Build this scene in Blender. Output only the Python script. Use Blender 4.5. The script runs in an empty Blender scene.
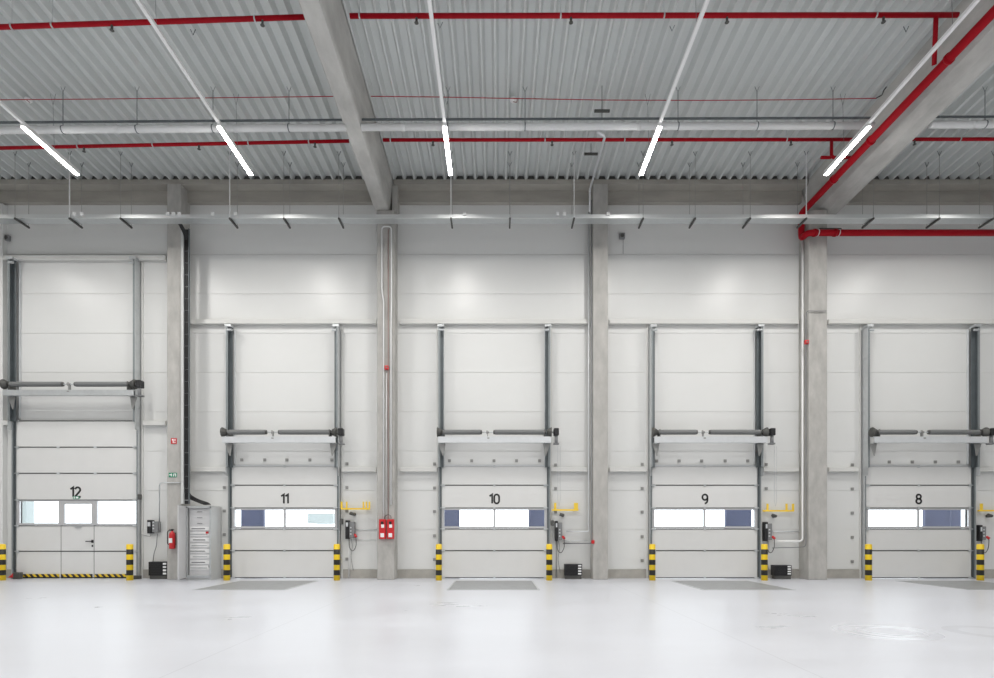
import bpy, bmesh, math, random
from mathutils import Vector, Matrix
random.seed(7)
S = bpy.context.scene
COL = S.collection
F, CX, HY, HC = 560.0, 497.0, 532.0, 1.32      # focal (px), principal x, horizon y, camera height


def X(px, d): return (px - CX) * d / F
def Z(py, d): return HC + (HY - py) * d / F
def P(px, py, d): return Vector((X(px, d), d, Z(py, d)))


LAMP_GLOW, LAMP_W, LAMP_SPREAD = 34.0, 114.0, 169.0

# ------------------------------------------------------------------ materials
MATS = {}
def mat(name, col, rough=0.5, metal=0.0, spec=0.5, var=0.0, scale=3.0, stretch=(1, 1, 1), bump=0.0, bscale=40,
        rvar=0.0, emit=None, estr=0.0, coat=0.0):
    if name in MATS: return MATS[name]
    m = bpy.data.materials.new(name); m.use_nodes = True
    nt = m.node_tree; N = nt.nodes; L = nt.links
    b = N['Principled BSDF']
    b.inputs['Base Color'].default_value = (*col, 1)
    b.inputs['Roughness'].default_value = rough
    b.inputs['Metallic'].default_value = metal
    b.inputs['Specular IOR Level'].default_value = spec
    b.inputs['Coat Weight'].default_value = coat
    if emit:
        b.inputs['Emission Color'].default_value = (*emit, 1)
        b.inputs['Emission Strength'].default_value = estr
    if var or rvar or bump:
        tc = N.new('ShaderNodeTexCoord'); mp = N.new('ShaderNodeMapping')
        mp.inputs['Scale'].default_value = stretch
        L.new(tc.outputs['Object'], mp.inputs['Vector'])
        nz = N.new('ShaderNodeTexNoise'); nz.inputs['Scale'].default_value = scale
        nz.inputs['Detail'].default_value = 6; nz.inputs['Roughness'].default_value = 0.6
        L.new(mp.outputs[0], nz.inputs['Vector'])
        if var:
            r = N.new('ShaderNodeMapRange')
            r.inputs['From Min'].default_value = .25; r.inputs['From Max'].default_value = .75
            r.inputs['To Min'].default_value = 1 - var; r.inputs['To Max'].default_value = 1 + var
            L.new(nz.outputs['Fac'], r.inputs['Value'])
            mx = N.new('ShaderNodeVectorMath'); mx.operation = 'MULTIPLY'
            mx.inputs[0].default_value = col
            L.new(r.outputs[0], mx.inputs[1]); L.new(mx.outputs[0], b.inputs['Base Color'])
        if rvar:
            r = N.new('ShaderNodeMapRange')
            r.inputs['From Min'].default_value = .3; r.inputs['From Max'].default_value = .7
            r.inputs['To Min'].default_value = rough - rvar; r.inputs['To Max'].default_value = rough + rvar
            L.new(nz.outputs['Fac'], r.inputs['Value']); L.new(r.outputs[0], b.inputs['Roughness'])
        if bump:
            n2 = N.new('ShaderNodeTexNoise'); n2.inputs['Scale'].default_value = bscale; n2.inputs['Detail'].default_value = 4
            L.new(tc.outputs['Object'], n2.inputs['Vector'])
            bp = N.new('ShaderNodeBump'); bp.inputs['Strength'].default_value = bump; bp.inputs['Distance'].default_value = .01
            L.new(n2.outputs['Fac'], bp.inputs['Height']); L.new(bp.outputs[0], b.inputs['Normal'])
    MATS[name] = m
    return m


def stripes(name, c1, c2, axis, period, frac=.5, offset=0.0, slant=0.0, rough=.45):
    m = bpy.data.materials.new(name); m.use_nodes = True
    nt = m.node_tree; N = nt.nodes; L = nt.links; b = N['Principled BSDF']
    b.inputs['Roughness'].default_value = rough
    g = N.new('ShaderNodeNewGeometry'); sp = N.new('ShaderNodeSeparateXYZ')
    L.new(g.outputs['Position'], sp.inputs[0])
    src = sp.outputs[axis]
    if slant:
        k = N.new('ShaderNodeMath'); k.operation = 'MULTIPLY_ADD'; k.inputs[1].default_value = slant
        L.new(sp.outputs['Z'], k.inputs[0]); L.new(src, k.inputs[2]); src = k.outputs[0]
    a = N.new('ShaderNodeMath'); a.operation = 'ADD'; a.inputs[1].default_value = offset + 100 * period
    L.new(src, a.inputs[0])
    f = N.new('ShaderNodeMath'); f.operation = 'MODULO'; f.inputs[1].default_value = period
    L.new(a.outputs[0], f.inputs[0])
    c = N.new('ShaderNodeMath'); c.operation = 'GREATER_THAN'; c.inputs[1].default_value = period * frac
    L.new(f.outputs[0], c.inputs[0])
    mx = N.new('ShaderNodeMix'); mx.data_type = 'RGBA'
    mx.inputs['A'].default_value = (*c1, 1); mx.inputs['B'].default_value = (*c2, 1)
    L.new(c.outputs[0], mx.inputs['Factor']); L.new(mx.outputs['Result'], b.inputs['Base Color'])
    return m


M_wall = mat('wall_panel_paint', (.715, .72, .71), rough=.335, spec=.45, var=.008, scale=.6)
M_side = mat('side_wall_paint', (.66, .66, .64), rough=.5)
M_deck = mat('galvanised_deck', (.62, .645, .64), rough=.5, metal=.0, var=.04, scale=1.2, stretch=(2, .3, 2))
M_conc = mat('column_concrete', (.435, .425, .405), rough=.8, spec=.2, var=.19, scale=2.6, stretch=(1.6, 1.6, .7), bump=.15)
M_beam = mat('beam_concrete', (.51, .505, .485), rough=.85, spec=.2, var=.22, scale=1.9, stretch=(1.5, .6, 1.5), bump=.2)
M_edge = mat('edge_beam_concrete', (.385, .37, .335), rough=.85, spec=.2, var=.16, scale=1.6, stretch=(.5, 1, 2), bump=.15)
M_plinth = mat('plinth_concrete', (.40, .385, .355), rough=.85, spec=.2, var=.15, scale=3)
M_door = mat('door_panel_paint', (.70, .70, .69), rough=.42, spec=.4, var=.02, scale=2)
M_galv = mat('galvanised_steel', (.58, .60, .61), rough=.38, metal=.55, var=.08, scale=8)
M_galvl = mat('bright_galvanised_steel', (.70, .72, .74), rough=.36, metal=.4, var=.05, scale=8)
M_traye = mat('tray_edge_steel', (.80, .82, .82), rough=.40, metal=.95)
M_trayr = mat('tray_rail_steel', (.50, .525, .535), rough=.34, metal=.7, var=.06, scale=8)
M_rail = mat('dark_and_shaded_steel', (.135, .155, .165), rough=.5, metal=.3, var=.1, scale=6)  # dark steel; in the guide channels its tone stands for inner shade
M_flange = mat('flange_steel', (.24, .262, .27), rough=.45, metal=.3, var=.06, scale=8)
M_spring = mat('spring_steel', (.17, .175, .175), rough=.65, metal=.0, var=.05)
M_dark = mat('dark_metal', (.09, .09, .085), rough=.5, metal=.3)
M_black = mat('black_plastic', (.014, .014, .016), rough=.45)
M_seal = mat('dark_rubber_seal', (.075, .075, .075), rough=.6)
M_alu = mat('aluminium_frame', (.55, .55, .56), rough=.4, metal=.3)
M_white = mat('white_enamel', (.87, .87, .87), rough=.35)
M_whitep = mat('white_plastic', (.74, .75, .75), rough=.4)
M_girt = mat('girt_paint', (.66, .66, .64), rough=.4)
M_red = mat('red_pipe_paint', (.36, .004, .012), rough=.45, spec=.15)
M_red2 = mat('red_enamel', (.58, .02, .025), rough=.35)
M_redc = mat('dark_red_cable', (.30, .16, .14), rough=.5)
M_yel = mat('yellow_paint', (.90, .62, .05), rough=.45)
M_ink = mat('black_lettering', (.018, .018, .018), rough=.6)
M_green = mat('sign_green', (.0, .25, .12), rough=.5)
M_cab = mat('cabinet_grey_paint', (.56, .57, .57), rough=.45)
M_cabin = mat('cabinet_inner_panel', (.62, .62, .63), rough=.4)
M_grey = mat('mid_grey_plastic', (.22, .225, .23), rough=.5)
M_plate = mat('anchor_plate_zinc', (.33, .33, .32), rough=.5, metal=.3)
M_steelp = mat('leveller_steel_plate', (.30, .305, .31), rough=.5, metal=.2, var=.12, scale=5, bump=.2, bscale=60)
M_blue = mat('blue_curtain', (.085, .095, .165), rough=.7, var=.2, scale=1.5)
M_pale = mat('pale_trailer', (.42, .46, .46), rough=.6)
M_asph = mat('yard_concrete', (.35, .35, .34), rough=.9)
M_boll = stripes('bollard_stripes', (.83, .58, .012), (.018, .018, .016), 'Z', .2829, .5, 0)
M_haz = stripes('hazard_stripes', (.75, .52, .02), (.02, .02, .02), 'X', .17, .5, 0, .9)
M_lamp = mat('lamp_diffuser', (.9, .9, .9), rough=.5, emit=(1.0, .974, .935), estr=LAMP_GLOW)


def glass():
    m = bpy.data.materials.new('window_glazing'); m.use_nodes = True
    nt = m.node_tree; N = nt.nodes; L = nt.links
    for n in list(N): N.remove(n)
    o = N.new('ShaderNodeOutputMaterial'); t = N.new('ShaderNodeBsdfTransparent')
    t.inputs[0].default_value = (.93, .95, .96, 1)
    g = N.new('ShaderNodeBsdfGlossy'); g.inputs['Roughness'].default_value = .05
    x = N.new('ShaderNodeMixShader'); x.inputs[0].default_value = .07
    L.new(t.outputs[0], x.inputs[1]); L.new(g.outputs[0], x.inputs[2]); L.new(x.outputs[0], o.inputs[0])
    return m
M_glass = glass()


def floor_mat():
    m = bpy.data.materials.new('polished_concrete_floor'); m.use_nodes = True
    nt = m.node_tree; N = nt.nodes; L = nt.links; b = N['Principled BSDF']
    def math_(op, a, bb=None):
        n = N.new('ShaderNodeMath'); n.operation = op
        for i, v in enumerate((a, bb)):
            if v is None: continue
            if isinstance(v, (int, float)): n.inputs[i].default_value = v
            else: L.new(v, n.inputs[i])
        return n.outputs[0]
    g = N.new('ShaderNodeNewGeometry'); sp = N.new('ShaderNodeSeparateXYZ'); L.new(g.outputs['Position'], sp.inputs[0])
    # trowelled clouds, stretched along the bays
    mp = N.new('ShaderNodeMapping'); mp.inputs['Scale'].default_value = (.5, 1.2, 1); L.new(g.outputs['Position'], mp.inputs[0])
    n1 = N.new('ShaderNodeTexNoise'); n1.inputs['Scale'].default_value = .7; n1.inputs['Detail'].default_value = 5
    n1.inputs['Roughness'].default_value = .62; L.new(mp.outputs[0], n1.inputs['Vector'])
    n2 = N.new('ShaderNodeTexNoise'); n2.inputs['Scale'].default_value = 6; n2.inputs['Detail'].default_value = 5
    L.new(mp.outputs[0], n2.inputs['Vector'])
    # saw-cut joints every six metres
    fx = math_('ADD', sp.outputs['X'], 603.06 - 6 * .5 + 0)
    jm = math_('MODULO', math_('ADD', sp.outputs['X'], 603.06), 6.0)
    j = math_('LESS_THAN', jm, .016)
    # two worn tyre rings
    rings = None
    for (cx, cy, r, w) in ((5.19, 7.40, .46, .05), (5.22, 7.45, .33, .035), (5.15, 7.42, .58, .035)):
        dx = math_('SUBTRACT', sp.outputs['X'], cx); dy = math_('SUBTRACT', sp.outputs['Y'], cy)
        rr = math_('SQRT', math_('ADD', math_('MULTIPLY', dx, dx), math_('MULTIPLY', dy, dy)))
        k = math_('LESS_THAN', math_('ABSOLUTE', math_('SUBTRACT', rr, r)), w)
        k = math_('MULTIPLY', k, n2.outputs['Fac'])
        rings = k if rings is None else math_('MAXIMUM', rings, k)
    dx = math_('SUBTRACT', sp.outputs['X'], 6.52); dy = math_('SUBTRACT', sp.outputs['Y'], 7.4)
    worn = math_('LESS_THAN', math_('ABSOLUTE', math_('SUBTRACT', math_('SQRT', math_('ADD', math_('MULTIPLY', dx, dx), math_('MULTIPLY', dy, dy))), .42)), .09)
    worn = math_('MULTIPLY', worn, n2.outputs['Fac'])
    mr = N.new('ShaderNodeMapRange'); mr.inputs['From Min'].default_value = .1; mr.inputs['From Max'].default_value = .9
    mr.inputs['To Min'].default_value = .89; mr.inputs['To Max'].default_value = 1.08
    L.new(n1.outputs['Fac'], mr.inputs['Value'])
    v = math_('SUBTRACT', mr.outputs[0], math_('MULTIPLY', j, .14))
    v = math_('SUBTRACT', math_('ADD', v, math_('MULTIPLY', rings, .12)), math_('MULTIPLY', worn, .22))
    vm = N.new('ShaderNodeVectorMath'); vm.operation = 'MULTIPLY'; vm.inputs[0].default_value = (.59, .605, .65)
    L.new(v, vm.inputs[1]); L.new(vm.outputs[0], b.inputs['Base Color'])
    rr = N.new('ShaderNodeMapRange'); rr.inputs['From Min'].default_value = .1; rr.inputs['From Max'].default_value = .9
    rr.inputs['To Min'].default_value = .23; rr.inputs['To Max'].default_value = .39
    L.new(n1.outputs['Fac'], rr.inputs['Value'])
    L.new(math_('SUBTRACT', rr.outputs[0], math_('MULTIPLY', rings, .16)), b.inputs['Roughness'])
    b.inputs['Specular IOR Level'].default_value = .45
    return m
M_floor = floor_mat()


# ------------------------------------------------------------------ builders
WL = {}          # world origin of every object
class MB:
    def __init__(s): s.bm = bmesh.new()
    def box(s, x0, x1, y0, y1, z0, z1):
        v = [s.bm.verts.new((x, y, z)) for x in (x0, x1) for y in (y0, y1) for z in (z0, z1)]
        for f in ((0, 1, 3, 2), (4, 6, 7, 5), (0, 4, 5, 1), (2, 3, 7, 6), (0, 2, 6, 4), (1, 5, 7, 3)):
            s.bm.faces.new([v[i] for i in f])
        return s
    def hexa(s, v8):
        v = [s.bm.verts.new(p) for p in v8]
        for f in ((0, 1, 3, 2), (4, 6, 7, 5), (0, 4, 5, 1), (2, 3, 7, 6), (0, 2, 6, 4), (1, 5, 7, 3)):
            s.bm.faces.new([v[i] for i in f])
        return s
    def prism(s, a, b):          # two matching outlines
        va = [s.bm.verts.new(p) for p in a]; vb = [s.bm.verts.new(p) for p in b]; n = len(a)
        s.bm.faces.new(va[::-1]); s.bm.faces.new(vb)
        for i in range(n): s.bm.faces.new((va[i], va[(i + 1) % n], vb[(i + 1) % n], vb[i]))
        return s
    def tube(s, pts, r, seg=10, cap=True):
        pts = [Vector(p) for p in pts]; n = len(pts)
        rs = r if isinstance(r, (list, tuple)) else [r] * n
        t0 = (pts[1] - pts[0]).normalized()
        u = t0.orthogonal().normalized(); rings = []
        for i, p in enumerate(pts):
            if i == 0: t = t0
            elif i == n - 1: t = (pts[i] - pts[i - 1]).normalized()
            else:
                t = ((pts[i] - pts[i - 1]).normalized() + (pts[i + 1] - pts[i]).normalized())
                t = t.normalized() if t.length > 1e-6 else (pts[i] - pts[i - 1]).normalized()
            u = (u - t * u.dot(t)); u = u.normalized() if u.length > 1e-6 else t.orthogonal().normalized()
            w = t.cross(u)
            rings.append([s.bm.verts.new(p + rs[i] * (math.cos(a) * u + math.sin(a) * w))
                          for a in (2 * math.pi * k / seg for k in range(seg))])
        for a, b in zip(rings, rings[1:]):
            for k in range(seg): s.bm.faces.new((a[k], a[(k + 1) % seg], b[(k + 1) % seg], b[k]))
        if cap: s.bm.faces.new(rings[0][::-1]); s.bm.faces.new(rings[-1])
        return s
    def bend(s, pts, r, rad, seg=10, steps=5):      # tube with rounded corners
        pts = [Vector(p) for p in pts]; out = [pts[0]]
        for i in range(1, len(pts) - 1):
            a, b, c = pts[i - 1], pts[i], pts[i + 1]
            k = min(rad, (a - b).length * .49, (c - b).length * .49)
            p0 = b + (a - b).normalized() * k; p2 = b + (c - b).normalized() * k
            for j in range(steps + 1):
                t = j / steps
                out.append((1 - t) ** 2 * p0 + 2 * t * (1 - t) * b + t * t * p2)
        out.append(pts[-1])
        return s.tube(out, r, seg)
    def lathe(s, base, prof, seg=20, axis='Z'):     # prof: (radius, height)
        pts = []; base = Vector(base)
        ax = Vector((0, 0, 1)) if axis == 'Z' else (Vector((1, 0, 0)) if axis == 'X' else Vector((0, 1, 0)))
        return s.tube([base + ax * h for _, h in prof], [max(r, 1e-4) for r, _ in prof], seg)
    def build(s, name, m, parent=None, smooth=False, bevel=0.0):
        bm = s.bm
        if bevel:
            bmesh.ops.bevel(bm, geom=[e for e in bm.edges], offset=bevel, segments=1, affect='EDGES', profile=.5)
        bmesh.ops.recalc_face_normals(bm, faces=bm.faces[:])
        if parent is None:
            xs = [v.co for v in bm.verts]
            o0 = Vector(((min(c.x for c in xs) + max(c.x for c in xs)) / 2, (min(c.y for c in xs) + max(c.y for c in xs)) / 2, min(c.z for c in xs)))
        else: o0 = WL[parent.name].copy()
        bmesh.ops.translate(bm, verts=bm.verts[:], vec=-o0)
        me = bpy.data.meshes.new(name); bm.to_mesh(me); bm.free()
        if smooth:
            for p in me.polygons: p.use_smooth = len(p.vertices) == 4
        me.materials.append(m)
        o = bpy.data.objects.new(name, me); COL.objects.link(o)
        if parent is None: o.location = o0
        else: o.parent = parent
        WL[o.name] = o0
        return o


def tag(o, label, cat=None, group=None, kind=None):
    if label: o['label'] = label
    if cat: o['category'] = cat
    if group: o['group'] = group
    if kind: o['kind'] = kind
    return o
def thing(name, label, cat, loc, group=None, kind=None):
    o = bpy.data.objects.new(name, None); COL.objects.link(o); o.location = loc; o.empty_display_size = .1
    WL[o.name] = Vector(loc)
    return tag(o, label, cat, group, kind)


def stroke(mb, pts, w, y0, y1, closed=False):
    """flat lettering stroke in the XZ plane between depths y0 (front) and y1"""
    P2 = [Vector((p[0], p[1])) for p in pts]; n = len(P2); Lp, Rp = [], []
    for i in range(n):
        a = P2[(i - 1) % n] if (closed or i > 0) else None
        c = P2[(i + 1) % n] if (closed or i < n - 1) else None
        d1 = (P2[i] - a).normalized() if a is not None else None
        d2 = (c - P2[i]).normalized() if c is not None else None
        d1 = d1 or d2; d2 = d2 or d1
        t = (d1 + d2).normalized(); nrm = Vector((-t.y, t.x))
        k = (w / 2) / max(.35, nrm.dot(Vector((-d1.y, d1.x))))
        Lp.append(P2[i] + nrm * k); Rp.append(P2[i] - nrm * k)
    for i in range(n if closed else n - 1):
        j = (i + 1) % n
        q = [Lp[i], Lp[j], Rp[j], Rp[i]]
        mb.prism([(p.x, y0, p.y) for p in q], [(p.x, y1, p.y) for p in q])


def arc(cx, cy, rx, ry, a0, a1, n=14):
    return [(cx + rx * math.cos(math.radians(a0 + (a1 - a0) * i / n)), cy + ry * math.sin(math.radians(a0 + (a1 - a0) * i / n))) for i in range(n + 1)]
DIG = {
    '1': (.36, [([(.02, .76), (.25, .94), (.25, 0)], False)]),
    '0': (.62, [(arc(.28, .66, .21, .28, 0, 180, 10) + arc(.28, .28, .21, .28, 180, 360, 10), True)]),
    '2': (.58, [(arc(.25, .69, .21, .25, 165, -20, 12) + [(.36, .46), (.03, .0), (.50, .0)], False)]),
    '9': (.60, [(arc(.27, .65, .22, .29, 0, 360, 18)[:-1], True), (arc(.27, .38, .22, .38, 0, -95, 8), False), ([(.49, .65), (.49, .38)], False)]),
    '8': (.60, [(arc(.27, .71, .19, .23, 0, 360, 16)[:-1], True), (arc(.27, .235, .22, .245, 0, 360, 16)[:-1], True)]),
}
def lettering(mb, text, cx, zb, h, yf, w=.185, sx=1.22):
    wid = (sum(DIG[c][0] for c in text) - .1) * h * sx
    x = cx - wid / 2
    for c in text:
        for pts, cl in DIG[c][1]:
            stroke(mb, [(x + p[0] * h * sx, zb + p[1] * h) for p in pts], w * h, yf - .004, yf, cl)
        x += DIG[c][0] * h * sx


# ------------------------------------------------------------------ setting
D = 16.0
SL = .0196                                          # roof falls towards the dock wall
def roofz(y): return 11.12 + SL * (15.6 - y)

XL, XR, YB = -21.0, 21.0, -18.0
tag(MB().box(XL, XR, YB, 18.0 - 1.9, -.3, 0).build('floor', M_floor), 'pale polished concrete warehouse floor with saw-cut joints', 'floor', kind='structure')

DOCKS = [(11, -6.04, 1.50, 3.18), (10, -.075, 1.50, 3.18), (9, 5.905, 1.50, 3.18), (8, 11.985, 1.50, 3.18)]
G12 = (-11.955, 1.715, 4.475)
opens = [(G12[0] - 1.69, G12[0] + 1.69, 4.40)] + [(c - 1.47, c + 1.47, 3.10) for _, c, _, _ in DOCKS]
opens.sort()
w = MB()
for k in range(-1, 11):
    z0 = max(0.0, .26 + 1.123 * k); z1 = .26 + 1.123 * (k + 1)
    if k == 10: z1 = 11.9
    xs = [XL]
    segs = []; cur = XL
    for (a, b, h) in opens:
        if z0 < h - .01:
            segs.append((cur, a, z0, z1)); cur = b
            if z1 > h: segs.append((a, b, h, z1))
    segs.append((cur, XR, z0, z1))
    tl = (.0035, -.002, .003, -.003, .002, -.0035)[k % 6]
    for (a, b, s0, s1) in segs:
        def yy(z): return D + tl * ((z - z0) / (z1 - z0) - .5)
        g = .006
        w.hexa([(a, yy(s0) , s0 + g), (a, yy(s1), s1 - g), (a, D + .1, s0 + g), (a, D + .1, s1 - g),
                (b, yy(s0), s0 + g), (b, yy(s1), s1 - g), (b, D + .1, s0 + g), (b, D + .1, s1 - g)])
        w.box(a, b, D + .012, D + .099, s0, s1)
tag(w.build('wall_back', M_wall), 'white metal sandwich-panel dock wall with horizontal joints', 'wall', kind='structure')
tag(MB().box(XL - .2, XL, YB, D + .1, 0, 12).build('wall_left', M_side), 'white side wall far to the left outside the view', 'wall', kind='structure')
tag(MB().box(XR, XR + .2, YB, D + .1, 0, 12).build('wall_right', M_side), 'white side wall far to the right outside the view', 'wall', kind='structure')
tag(MB().box(XL, XR, YB - .2, YB, 0, 12).build('wall_front', M_side), 'white wall at the far end behind the viewer', 'wall', kind='structure')

# concrete plinth between the doors
edges = [XL] + [e for a, b, h in opens for e in (a - .0, b + .0)] + [XR]
for i in range(0, len(edges), 2):
    a, b = edges[i], edges[i + 1]
    tag(MB().box(a, b, D - .03, D, 0, .25).build('baseboard_back', M_plinth), 'grey concrete plinth at the wall foot, ' +
        ('left of door 12', 'between doors 12 and 11', 'between doors 11 and 10', 'between doors 10 and 9', 'between doors 9 and 8', 'right of door 8')[i // 2],
        'plinth', kind='structure')

# ceiling: trapezoidal steel deck
pit, n = .283, int((XR - XL) / .283) + 1
pr = []
for i in range(n):
    x = XL + i * pit
    pr += [(x, 0), (x + .038, 0), (x + .092, .14), (x + .229, .14)]
c = MB(); bm = c.bm
rows = []
for y in (YB, -7, 4, D):
    rows.append([bm.verts.new((x, y, roofz(y) + z)) for x, z in pr])
for a, b in zip(rows, rows[1:]):
    for i in range(len(pr) - 1): bm.faces.new((a[i], b[i], b[i + 1], a[i + 1]))
deck = c.build('ceiling', M_deck)
tag(deck, 'grey corrugated steel roof deck running towards the dock wall', 'ceiling', kind='structure')

# roof beams (tapered concrete), running towards the wall
def roof_beam(prof, label):
    a = [(x, D - .02, z + SL * (15.6 - (D - .02))) for x, z in prof]
    b = [(x, YB, z + SL * (15.6 - YB)) for x, z in prof]
    tag(MB().prism(a, b).build('roof_beam', M_beam), label, 'beam', kind='structure')
T = 11.115
roof_beam([(-3.37, 10.24), (-3.03, 10.24), (-3.0, 10.29), (-2.90, T), (-3.50, T), (-3.40, 10.29)], 'tapered concrete roof beam above the column between doors 11 and 10')
roof_beam([(8.93, 10.38), (8.96, 10.33), (9.20, 10.24), (9.52, 10.24), (9.55, 10.29), (9.80, T), (8.66, T)], 'tapered concrete roof beam beside the thick red pipe')
roof_beam([(-15.4, 10.24), (-15.0, 10.24), (-14.8, T), (-15.6, T)], 'tapered concrete roof beam at the far left bay edge')

# edge beams on the wall head
for a, b, lab in ((XL, -3.52, 'concrete edge beam under the deck in the left bays'), (-2.88, 8.64, 'concrete edge beam under the deck in the middle bays'),
                  (9.82, XR, 'concrete edge beam under the deck in the right bay')):
    e = MB().box(a, b, 15.87, D, 10.66, 11.04)
    e.box(a, b, 15.56, D, 10.985, 11.12)
    tag(e.build('edge_beam', M_edge), lab, 'beam', kind='structure')

for a, b, lab in ((XL, -3.52, 'left'), (-2.88, 8.64, 'middle'), (9.82, XR, 'right')):  # dark strips added for the shade between edge beam and deck
    tag(MB().box(a, b, 15.64, 15.7, 11.12, 11.265).build('eaves_shade_strip', M_dark), 'added dark strip for the shade in the deck corrugations, %s bays' % lab, 'trim', kind='structure')
# columns
for x0, x1, y0, z1, lab in ((-9.165, -8.77, 15.55, 10.985, 'slim concrete column between doors 12 and 11'),
                            (-3.32, -2.84, 15.5, 10.23, 'wide concrete column with two red cabinets between doors 11 and 10'),
                            (2.666, 3.083, 15.55, 10.985, 'slim concrete column between doors 10 and 9'),
                            (8.62, 9.13, 15.48, 10.235, 'wide concrete column under the red pipe between doors 9 and 8')):
    tag(MB().box(x0, x1, y0, D, 0, z1).build('column', M_conc, bevel=.012), lab, 'column', kind='structure')
tag(MB().box(X(392, 15.6), X(397.2, 15.6), 15.62, D, 10.23, 11.0).build('column_head', M_conc), 'concrete column head beside the left roof beam', 'column', kind='structure')
tag(MB().box(-14.6, X(4.2, 15.9), 15.85, D, .0, 10.62).build('trim_1', M_wall), 'white vertical panel trim at the left picture edge', 'trim', kind='structure')

# girts (horizontal steel rails on the wall)
def girt(px0, px1, z, lab):
    g = MB().box(X(px0, 15.92), X(px1, 15.92), 15.86, D - .0005, z - .065, z + .065)
    tag(g.build('wall_girt', M_girt, bevel=.008), lab, 'wall rail', kind='structure')
zt, zl = Z(321.8, 15.9), Z(469.5, 15.9)
girt(191, 377, zt, 'upper steel wall rail above door 11'); girt(400, 588, zt, 'upper steel wall rail above door 10')
girt(609, 798, zt, 'upper steel wall rail above door 9'); girt(827.5, 1020, zt, 'upper steel wall rail above door 8')
girt(-2, 166.5, Z(258, 15.9), 'upper steel wall rail above the tall door 12')
zz = Z(423, 15.9)
girt(0, 12, zz, 'short wall rail left of door 12'); girt(144, 166.5, zz, 'short wall rail right of door 12')
girt(191.5, 228, zl, 'short wall rail left of door 11'); girt(342, 377, zl, 'short wall rail right of door 11')
girt(400, 437.5, zl, 'short wall rail left of door 10'); girt(550.5, 588, zl, 'short wall rail right of door 10')
girt(609, 647, zl, 'short wall rail left of door 9'); girt(763, 798, zl, 'short wall rail right of door 9')
girt(828, 858, zl, 'short wall rail left of door 8'); girt(977.5, 1020, zl, 'short wall rail right of door 8')

# yard outside
tag(MB().box(-40, 40, D + .4, 80, -1.4, -1.2).build('ground_outside', M_asph), 'concrete yard outside the dock doors', 'ground', kind='structure')


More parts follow.
